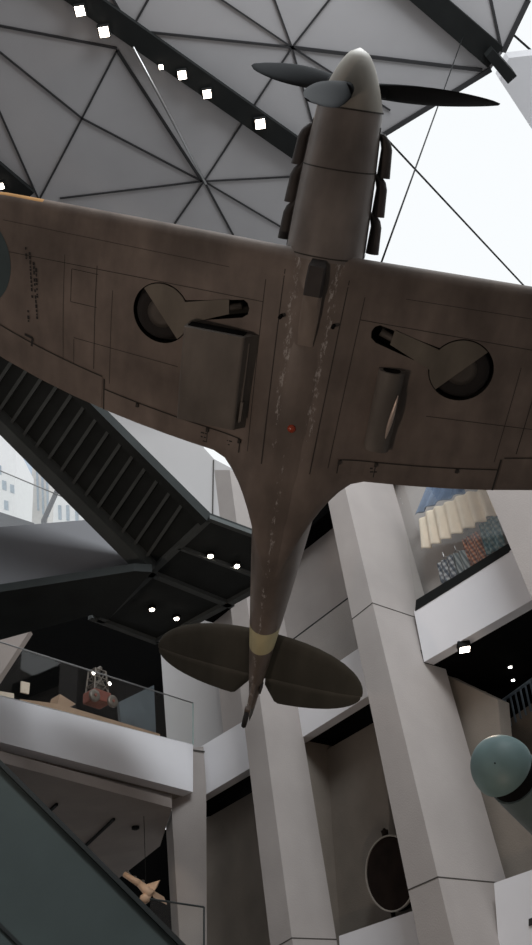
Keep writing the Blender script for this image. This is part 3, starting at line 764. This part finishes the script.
# =================================================================== SHOWCASE ABOVE THE RIGHT PARAPET
struct(prism('trim_4', [(416, 600), (509, 543), (509, 552), (415, 611)], PA.shift(.01), -nA * .3, M['beam']))
sc = tag(prism('showcase_glass', [(397, 478), (488, 478), (508, 546), (416, 602)], PA, -nA * .02, M['glass']), 'large clear glass pane in front of the hanging textiles', 'glass pane')
def cloth(name, top, bot, plane, m, label, cat, folds=6, depth=.08, group=None, nu=60, nv=16):
    def along(pl, t):
        L = [0]
        for p, q in zip(pl, pl[1:]): L.append(L[-1] + math.hypot(q[0] - p[0], q[1] - p[1]))
        d = t * L[-1]
        for k in range(len(pl) - 1):
            if d <= L[k + 1] + 1e-9:
                u = (d - L[k]) / (L[k + 1] - L[k]); return (pl[k][0] + (pl[k + 1][0] - pl[k][0]) * u, pl[k][1] + (pl[k + 1][1] - pl[k][1]) * u)
    bm = bmesh.new(); G = []
    for i in range(nu + 1):
        t = i / nu; a = along(top, t); b = along(bot, t); col = []
        for j in range(nv + 1):
            v = j / nv; p = plane.at(a[0] + (b[0] - a[0]) * v, a[1] + (b[1] - a[1]) * v)
            col.append(bm.verts.new(p + plane.n * depth * (.5 + .5 * v) * math.sin(folds * 2 * math.pi * t + 1.3 * math.sin(5 * t) + .6 * v)))
        G.append(col)
    for i in range(nu):
        for j in range(nv): bm.faces.new((G[i][j], G[i + 1][j], G[i + 1][j + 1], G[i][j + 1]))
    o = link(name, bm, m, smooth=True); md = o.modifiers.new('thick', 'SOLIDIFY'); md.thickness = .012
    return tag(o, label, cat, group)
def X3(*pts): return [(390 + x / 3.746, 470 + y / 3.746) for x, y in pts]
def stripes(name, c1, c2, scale, second=None):
    m = mat(name, c1, .85); nt = m.node_tree; b = nt.nodes['Principled BSDF']; tc = nt.nodes.new('ShaderNodeTexCoord')
    mp = nt.nodes.new('ShaderNodeMapping'); mp.inputs['Rotation'].default_value = (0, .3, .8)
    w = nt.nodes.new('ShaderNodeTexWave'); w.inputs['Scale'].default_value = scale; w.inputs['Distortion'].default_value = .6
    nt.links.new(tc.outputs['Object'], mp.inputs[0]); nt.links.new(mp.outputs[0], w.inputs['Vector'])
    r = nt.nodes.new('ShaderNodeValToRGB'); r.color_ramp.elements[0].position = .42; r.color_ramp.elements[1].position = .55
    r.color_ramp.elements[0].color = (*c1, 1); r.color_ramp.elements[1].color = (*c2, 1)
    nt.links.new(w.outputs['Fac'], r.inputs[0]); last = r.outputs[0]
    if second:
        w2 = nt.nodes.new('ShaderNodeTexWave'); w2.bands_direction = 'Z'; w2.inputs['Scale'].default_value = scale * .8
        nt.links.new(mp.outputs[0], w2.inputs['Vector'])
        mx = nt.nodes.new('ShaderNodeMix'); mx.data_type = 'RGBA'; mx.blend_type = 'MULTIPLY'; mx.inputs[7].default_value = (*second, 1)
        nt.links.new(w2.outputs['Fac'], mx.inputs[0]); nt.links.new(last, mx.inputs[6]); last = mx.outputs[2]
    nt.links.new(last, b.inputs['Base Color']); return m
M['cream'] = mat('cream_cloth', (0.80, 0.68, 0.54), .9, var=.08)
M['blue_cloth'] = mat('blue_cloth', (0.16, 0.22, 0.33), .9)
M['plaid'] = stripes('plaid_cloth', (.10, .12, .15), (.42, .42, .42), 4, (.35, .35, .4))
M['stripe_grey'] = stripes('striped_cloth', (.28, .30, .30), (.10, .12, .13), 5)
M['orange_print'] = stripes('orange_print', (.55, .28, .17), (.20, .13, .12), 5, (.6, .35, .3))
M['teal_print'] = stripes('teal_print', (.10, .22, .26), (.30, .38, .38), 4, (.4, .55, .6))
PCL = PA.shift(-.35)
cloth('hanging_cloth', X3((110, 190), (150, 150), (215, 122), (285, 85), (362, 72)), X3((125, 300), (185, 272), (245, 242), (305, 215), (397, 165)), PCL, M['cream'], 'wide cream pleated cloth hanging behind glass above the right parapet', 'cloth', 7, .07)
cloth('hanging_cloth', X3((140, 60), (180, 60), (270, 60)), X3((100, 170), (160, 130), (280, 84)), PCL.shift(-.12), M['blue_cloth'], 'blue cloth hanging behind the top of the cream cloth', 'cloth', 4, .05)
def garment(top, bot, m, label, k):
    g = cloth('patterned_garment', top, bot, PCL.shift(-.07 * k), M[m], label, 'garment', 3, .04, 'garments in the showcase', 24, 14)
    p0 = Vector(g.data.vertices[6 * 15].co); p1 = Vector(g.data.vertices[18 * 15].co)
    bm = bmesh.new(); mid = (p0 + p1) / 2; add_tube(bm, p0, mid + Z * .06, .012, seg=6); add_tube(bm, mid + Z * .06, p1, .012, seg=6); add_tube(bm, mid + Z * .05, mid + Z * .16, .008, seg=6)
    h = link('hanger', bm, M['steel'], g)
garment(X3((178, 352), (232, 318)), X3((196, 428), (250, 402)), 'plaid', 'dark plaid garment, leftmost of the row under the cream cloth', 0)
garment(X3((222, 322), (278, 300)), X3((248, 404), (304, 372)), 'stripe_grey', 'grey striped garment between the plaid and the orange ones', 1)
garment(X3((272, 262), (328, 228)), X3((296, 372), (362, 330)), 'orange_print', 'orange patterned garment in the showcase', 2)
garment(X3((334, 205), (398, 166)), X3((366, 322), (430, 284)), 'teal_print', 'teal patterned garment at the right end of the showcase', 3)

# =================================================================== FLYING BOMB at the right edge
M['bomb'] = mat('bomb_blue_green', (0.15, 0.235, 0.24), .5, var=.12, scale=3, detail=8)
M['bomb_body'] = mat('bomb_body_grey_green', (0.10, 0.135, 0.14), .5, var=.15, scale=3)
bc = CAM + ray(503, 768) * 10.0
ax = (W @ Vector((.64, .655, .27))).normalized(); qb = ax.to_track_quat('Z', 'Y')
bomb = empty('flying_bomb', bc); tag(bomb, 'pale blue green flying bomb with rounded nose at the right edge', 'flying bomb')
R_ = .375
bm = bmesh.new(); prof = [(-R_ * math.cos(a), max(.004, R_ * math.sin(a))) for a in [math.pi / 2 * k / 14 for k in range(15)]] + [(.015, .372), (.02, .30)]
add_lathe(bm, prof, qb, Vector(), 44, cap1=True); auto_smooth(link('nose', bm, M['bomb'], bomb), 60)
bm = bmesh.new(); add_lathe(bm, [(.23, .29), (.23, .325), (.5, .328), (1.2, .33), (2.4, .33), (3.6, .28), (4.6, .2), (5.0, .1)], qb, Vector(), 40); body = auto_smooth(link('body', bm, M['bomb_body'], bomb), 60)
bm = bmesh.new(); add_tube(bm, ax * .01, ax * .26, .30, seg=36); link('neck_groove', bm, AM['dark'], bomb)
bm = bmesh.new()
d = (bc - CAM).normalized(); hit = Vector((0, 0, 0)) - d * R_ * .93 + (W @ Vector((-.10, -.06, 0)))
hit = hit.normalized() * R_
add_tube(bm, hit * .99, hit * 1.012, .010, seg=10); link('fuze_hole', bm, AM['dark'], bomb)
hd = (W @ Vector((.72, -.36, -.38))).normalized()
bm = bmesh.new(); add_lathe(bm, [(0, .055), (.012, .055), (.012, .035), (-.02, .03)], hd.to_track_quat('Z', 'Y'), hd * R_ * .99, 18, mi=0); link('lifting_port', bm, [M['bomb']], bomb)
bm = bmesh.new(); add_tube(bm, hd * R_ * .99, hd * R_ * 1.008, .032, seg=14); link('port_opening', bm, AM['dark'], bomb)
bm = bmesh.new(); add_tube(bm, ax * 3.2 + Z * .25, ax * 3.2 + Z * 7.5, .012, seg=6); link('hanging_cable', bm, M['beam'], bomb)

# =================================================================== LOWER RIGHT BAYS
struct(prism('parapet', [(339, 936), (430, 905), (450, 1060), (346, 1060)], PA.shift(-.02), -nA * .25, M['parapet_white']))
struct(prism('parapet', [(494, 883), (600, 846), (620, 1060), (507, 1060)], PA.shift(-.02), -nA * .25, M['parapet_white']))
PLT = PA.shift(.0)
tag(prism('sign_letter', [(528.6, 919), (545, 913), (545, 921), (528.6, 926)], PLT, -nA * .03, AM['stencil']), 'black edge of a sign letter on the lower right white parapet', 'letter')
zf = PA.at(375, 935).z - .9
slab('floor_slab', zf, .2, -.05, -.8, M['concrete_dark'])
# big round drum standing behind the lower parapet
PDm = PA.shift(-.35); dc = PDm.at(393, 873); rr = .60
M['drum'] = mat('drum_brown', (0.014, 0.009, 0.007), .8, var=.3, scale=4, spec=.1)
M['drum_rim'] = mat('drum_rim', (0.34, 0.31, 0.27), .5)
drum = empty('searchlight_drum', dc); tag(drum, 'large dark round drum with pale rim standing in the lower bay', 'drum')
qd = nA.to_track_quat('Z', 'Y')
bm = bmesh.new(); add_lathe(bm, [(-.28, rr * .8), (-.1, rr * .97), (.05, rr * .97)], qd, Vector(), 48); auto_smooth(link('casing', bm, M['drum'], drum), 50)
bm = bmesh.new(); add_lathe(bm, [(.02, rr * .98), (.06, rr), (.08, rr * .985), (.08, rr * .955), (.04, rr * .95)], qd, Vector(), 48, cap0=False, cap1=False); auto_smooth(link('rim', bm, M['drum_rim'], drum), 50)
bm = bmesh.new(); add_lathe(bm, [(.055, rr * .955), (.075, rr * .6), (.085, rr * .25), (.088, .004)], qd, Vector(), 48, cap0=False); auto_smooth(link('front_glass', bm, M['drum'], drum), 50)
bm = bmesh.new(); add_tube(bm, Z * rr * .95, Z * (rr + .1), .05, .065, 14); add_tube(bm, Z * (rr + .1), Z * (rr + .14), .04, .02, 14); link('top_knob', bm, M['drum'], drum, True)
bm = bmesh.new(); h = dc.z - (zf + .2)
for sg in (-1, 1):
    add_tube(bm, uA * sg * .25 - Z * rr * .85 - nA * .08, uA * sg * .32 - Z * h - nA * .08, .04, seg=10)
    add_tube(bm, uA * -.32 - Z * (h - .05) - nA * .08, uA * .32 - Z * (h - .05) - nA * .08, .03, seg=8)
link('stand', bm, M['drum'], drum)
# slatted blue grey stair rail deep in the right bay
M['rail_blue'] = mat('rail_blue_grey', (0.12, 0.17, 0.22), .5)
PSR = PA.shift(-2.4)
rl = empty('slatted_rail', PSR.at(500, 705)); tag(rl, 'blue grey slatted rail deep in the dark bay above the bomb', 'railing')
bm = bmesh.new(); add_tube(bm, PSR.at(498, 704), PSR.at(548, 668), .03, seg=8); child(link('top_rail', bm, M['rail_blue']), rl)
for k in range(9):
    bm = bmesh.new(); x = 500 + k * 5; y = 702.5 - k * 3.6; add_tube(bm, PSR.at(x, y), PSR.at(x + 6, y + 27), .02, seg=6); child(link('baluster', bm, M['rail_blue']), rl)
struct(prism('bay_stair_string', [(497, 728), (548, 692), (552, 740), (530, 775)], PSR.shift(-.1), -nA * .1, M['concrete_dark']))

# =================================================================== LEFT GALLERY EXHIBITS
zg = PB.at(100, 740).z
M['plinth'] = mat('plinth_tan', (0.30, 0.20, 0.13), .7)
M['rust_red'] = mat('rust_red', (0.16, 0.045, 0.03), .6, var=.25, scale=6)
M['iron'] = mat('dull_iron', (0.14, 0.12, 0.10), .5, metal=.4, var=.2)
nb = PB.n if PB.n.dot(CAM - pb0) > 0 else -PB.n
PE = Plane(pb0 - nb * .9, nb)
ec = PE.at(97, 708)
pln = tag(prism('exhibit_plinth', [(20, 699), (60, 704), (160, 734), (160, 775), (20, 745)], Plane(pb0 - nb * .55, nb), -nb * 1.2, M['plinth']), 'long low tan plinth under the exhibits on the left gallery', 'plinth')
ex = empty('field_machine', ec); tag(ex, 'small iron field machine with red base and lattice frame on the gallery plinth', 'machine')
bx = uB; by = -nb
def E3(x, y, z): return bx * x + by * y + Z * z
rotE = Matrix((bx, by, Z)).transposed()
bm = bmesh.new(); add_box(bm, E3(0, 0, .22), (.5, .4, .26), rotE, bevel=.03); link('base', bm, M['rust_red'], ex)
for x in (-.26, .26):
    bm = bmesh.new(); q = by.to_track_quat('Z', 'Y'); add_lathe(bm, [(-.03, .08), (-.03, .14), (.03, .14), (.03, .08)], q, E3(x, -.22, .14), 20); w = link('wheel', bm, M['iron'], ex, True)
    bm = bmesh.new(); add_tube(bm, E3(x, -.27, .14), E3(x, -.17, .14), .035, seg=10); link('hub', bm, M['rust_red'], w)
for x in (-.2, .2):
    for y in (-.15, .15):
        bm = bmesh.new(); add_tube(bm, E3(x, y, .34), E3(x * .75, y * .8, .88), .02, seg=8); link('frame_post', bm, M['iron'], ex)
for z in (.5, .68, .88):
    bm = bmesh.new(); k = 1 - .25 * (z - .34) / .54; P4 = [E3(-.2 * k, -.15 * k, z), E3(.2 * k, -.15 * k, z), E3(.2 * k, .15 * k, z), E3(-.2 * k, .15 * k, z)]
    for i in range(4): add_tube(bm, P4[i], P4[(i + 1) % 4], .016, seg=6)
    link('frame_ring', bm, M['iron'], ex)
for sg in (-1, 1):
    bm = bmesh.new(); add_tube(bm, E3(-.2 * sg, -.15, .36), E3(.16 * sg, -.12, .86), .013, seg=6); link('brace', bm, M['iron'], ex)
bm = bmesh.new(); add_tube(bm, E3(0, -.1, .5), E3(0, .1, .5), .13, seg=20); link('drum', bm, M['iron'], ex, True)
bm = bmesh.new(); add_tube(bm, E3(-.05, 0, .88), E3(.1, 0, 1.0), .05, seg=12); add_tube(bm, E3(.02, 0, .82), E3(.02, 0, .95), .06, seg=12); link('head', bm, M['iron'], ex, True)
for x, z in ((-.33, .64), (.14, .52)):
    bm = bmesh.new(); add_tube(bm, E3(x, -.2, z), E3(x, -.26, z), .05, .06, 14); add_tube(bm, E3(x, -.2, z), E3(x * .6, -.1, z - .1), .015, seg=6); l = link('work_lamp', bm, M['iron'], ex)
    bm = bmesh.new(); add_tube(bm, E3(x, -.262, z), E3(x, -.27, z), .038, seg=14); link('lamp_lens', bm, M['lamp_white'], l)
def board(name, pix, m, label, cat, plane, th=.05): return tag(prism(name, pix, plane, -nb * th, M[m]), label, cat)
M['card'] = mat('card_cream', (0.62, 0.52, 0.42), .8)
M['panel_blue'] = mat('panel_blue_grey', (0.07, 0.085, 0.095), .6)
PEf = Plane(pb0 - nb * .6, nb)
board('label_board', [(21.5, 681), (30, 683), (29, 694), (21, 692)], 'card', 'small upright cream label board on the left gallery', 'label board', PEf, .03)
board('caption_strip', [(-6, 690), (14, 693.5), (14, 698.5), (-6, 695)], 'card', 'low lit caption strip at the far left of the gallery', 'caption panel', PEf, .06)
board('exhibit_screen', [(119, 702), (154, 685), (156, 733), (121, 722)], 'panel_blue', 'blue grey display panel right of the field machine', 'panel', PE, .08)
board('display_wedge', [(60, 694), (76, 704), (64, 709), (57, 706)], 'plinth', 'tan wedge shaped support left of the field machine', 'support', PE, .3)

# small lit model aircraft in the lower left niche
PM = FY(18.3); mc = PM.at(146, 888)
M['model_cream'] = mat('model_cream', (0.75, 0.52, 0.36), .6, var=.08)
ma = empty('model_aircraft', mc); tag(ma, 'small cream lit model aircraft in the niche beside the lower stair', 'model aircraft')
k = mc.y / FPX * 1.25
def MP(px, py, dy=0): return PM.at(px, py) - mc + Vector((0, dy, 0))
bm = bmesh.new(); add_tube(bm, MP(124, 874), MP(140, 884), .05, .07, 12); add_tube(bm, MP(140, 884), MP(151, 895), .07, .1, 12); link('fuselage', bm, M['model_cream'], ma, True)
bm = bmesh.new(); add_lathe(bm, [(-.1, .02), (-.06, .09), (0, .12), (.06, .09), (.1, .02)], Z.to_track_quat('Z', 'Y'), MP(145, 898.5), 18); link('nose_fairing', bm, M['model_cream'], ma, True)
bm = bmesh.new(); add_prism(bm, [MP(143, 886), MP(159, 881), MP(156, 888), MP(150, 897)], Vector((.02, .05, .03))); link('wing', bm, M['model_cream'], ma)
bm = bmesh.new(); add_prism(bm, [MP(150, 889, .1), MP(158, 891, .6), MP(161, 898, .6), MP(152, 896, .1)], Vector((0, .04, .03))); link('wing', bm, M['model_cream'], ma)
bm = bmesh.new(); add_prism(bm, [MP(123, 875), MP(127, 870), MP(131, 876), MP(128, 879)], Vector((0, .05, .02))); link('tailplane', bm, M['iron'], ma)
for x, y in ((134, 880), (142, 884)):
    bm = bmesh.new(); add_tube(bm, MP(x, y), MP(x + 1, y - 4), .05, .03, 10); link('engine_pod', bm, M['iron'], ma, True)
bm = bmesh.new(); add_tube(bm, MP(146, 888), MP(146, 888) + Z * (Z0 - .46 - mc.z), .006, seg=6); link('hanging_wire', bm, M['beam'], ma)
lamp('niche_spot', 'SPOT', mc + Vector((-.4, -2.0, .9)), mc, 25, (1, .8, .6), .06, 40, .5)

# soffit fittings in the lower left gallery
PSF = HZ(Z0 - .47)
for (a, b), lb in ((((82, 848), (114, 818)), 'long dark linear track under the lower left soffit'), (((47, 812), (57, 803)), 'short dark linear track under the lower left soffit near the stair')):
    bm = bmesh.new(); pa, pb = PSF.at(*a), PSF.at(*b); add_strip(bm, pa, pb, .05, -Z, .05); tag(link('lighting_track', bm, M['beam']), lb, 'lighting track')
dl = downlight(135.5, 829, Z0 - .51, .05, 'small unlit dark spot fitting under the lower left soffit', None, 'beam')

# =================================================================== OUTSIDE THE LEFT WINDOW
M['stone_pale'] = mat('stone_pale', (0.80, 0.80, 0.80), .8, var=.03)
M['stone_blue'] = mat('stone_blue', (0.50, 0.58, 0.68), .7, var=.05)
M['stone_warm'] = mat('stone_warm', (0.62, 0.60, 0.58), .7, var=.06)
M['pane_grey'] = mat('pane_grey', (0.38, 0.44, 0.50), .3)
def building(label, pix, y, m, wins, depth=4):
    pl = FY(y); c = pl.at(*pix[0]); t = empty('building', c); tag(t, label, 'building')
    pts = [pl.at(*p) for p in pix]
    for p, q in zip(pts, pix):
        if q[1] == 560: p.z = 0
    bm = bmesh.new(); add_prism(bm, pts, Vector((0, depth, 0))); child(link('facade', bm, M[m]), t)
    for x, yy, w, h, sk in wins:
        child_prism('window', [(x, yy), (x + w, yy + w * sk), (x + w + h * .03, yy + w * sk + h), (x + h * .03, yy + h)], FY(y - .05), (0, .1, 0), M['pane_grey'], t)
building('white building with small windows at the left edge outside the window', [(-60, 470), (-60, 400), (-10, 410), (17, 446), (19, 560), (-60, 560)], 46, 'stone_pale', [(-4, 464, 5, 9, .3), (2, 480, 4, 9, .3), (10, 484, 4, 8, .3), (4, 500, 4, 9, .3), (-6, 488, 4, 9, .3)])
building('blue grey tower behind the white building outside the window', [(15, 452), (24, 440), (34, 448), (36, 560), (16, 560)], 58, 'stone_blue', [(19, 470, 4, 20, .2), (26, 472, 4, 22, .2)])
building('pale grey ribbed tower in the middle of the window view', [(33, 456), (40, 452), (50, 470), (52, 560), (33, 560)], 52, 'stone_warm', [(36, 470, 2, 40, .1), (41, 470, 2, 44, .1), (46, 480, 2, 36, .1)])
building('low white building with tall windows at the right of the window view', [(54, 498), (64, 492), (110, 512), (110, 560), (54, 560)], 44, 'stone_pale', [(58, 505, 3, 14, .1), (66, 505, 3, 15, .1), (75, 507, 3, 14, .1), (84, 510, 3, 12, .1)])
# dark lattice mast between the towers
t = empty('mast', FY(40).at(58, 487)); tag(t, 'dark leaning metal mast seen through the window beside the stair', 'mast')
P4 = FY(40)
for a, b, r in (((49, 470), (53, 476), .1), ((53, 476), (61, 482), .16), ((61, 482), (44, 520), .16), ((53, 476), (50, 482), .08)):
    bm = bmesh.new(); add_tube(bm, P4.at(*a), P4.at(*b), r, seg=8); child(link('strut', bm, M['fascia_grey']), t)
q_ = P4.at(44, 520); bm = bmesh.new(); add_tube(bm, q_, Vector((q_.x, q_.y, 0)), .18, seg=8); child(link('pole', bm, M['fascia_grey']), t)
bm = bmesh.new(); add_box(bm, P4.at(58, 484), (.5, .3, .5), bevel=.05); child(link('head_box', bm, M['beam']), t)
struct(prism('terrace_kerb', [(-60, 494), (0, 512), (34, 523), (34, 560), (-60, 560)], FY(30), (0, 2, 0), M['fascia_grey']))
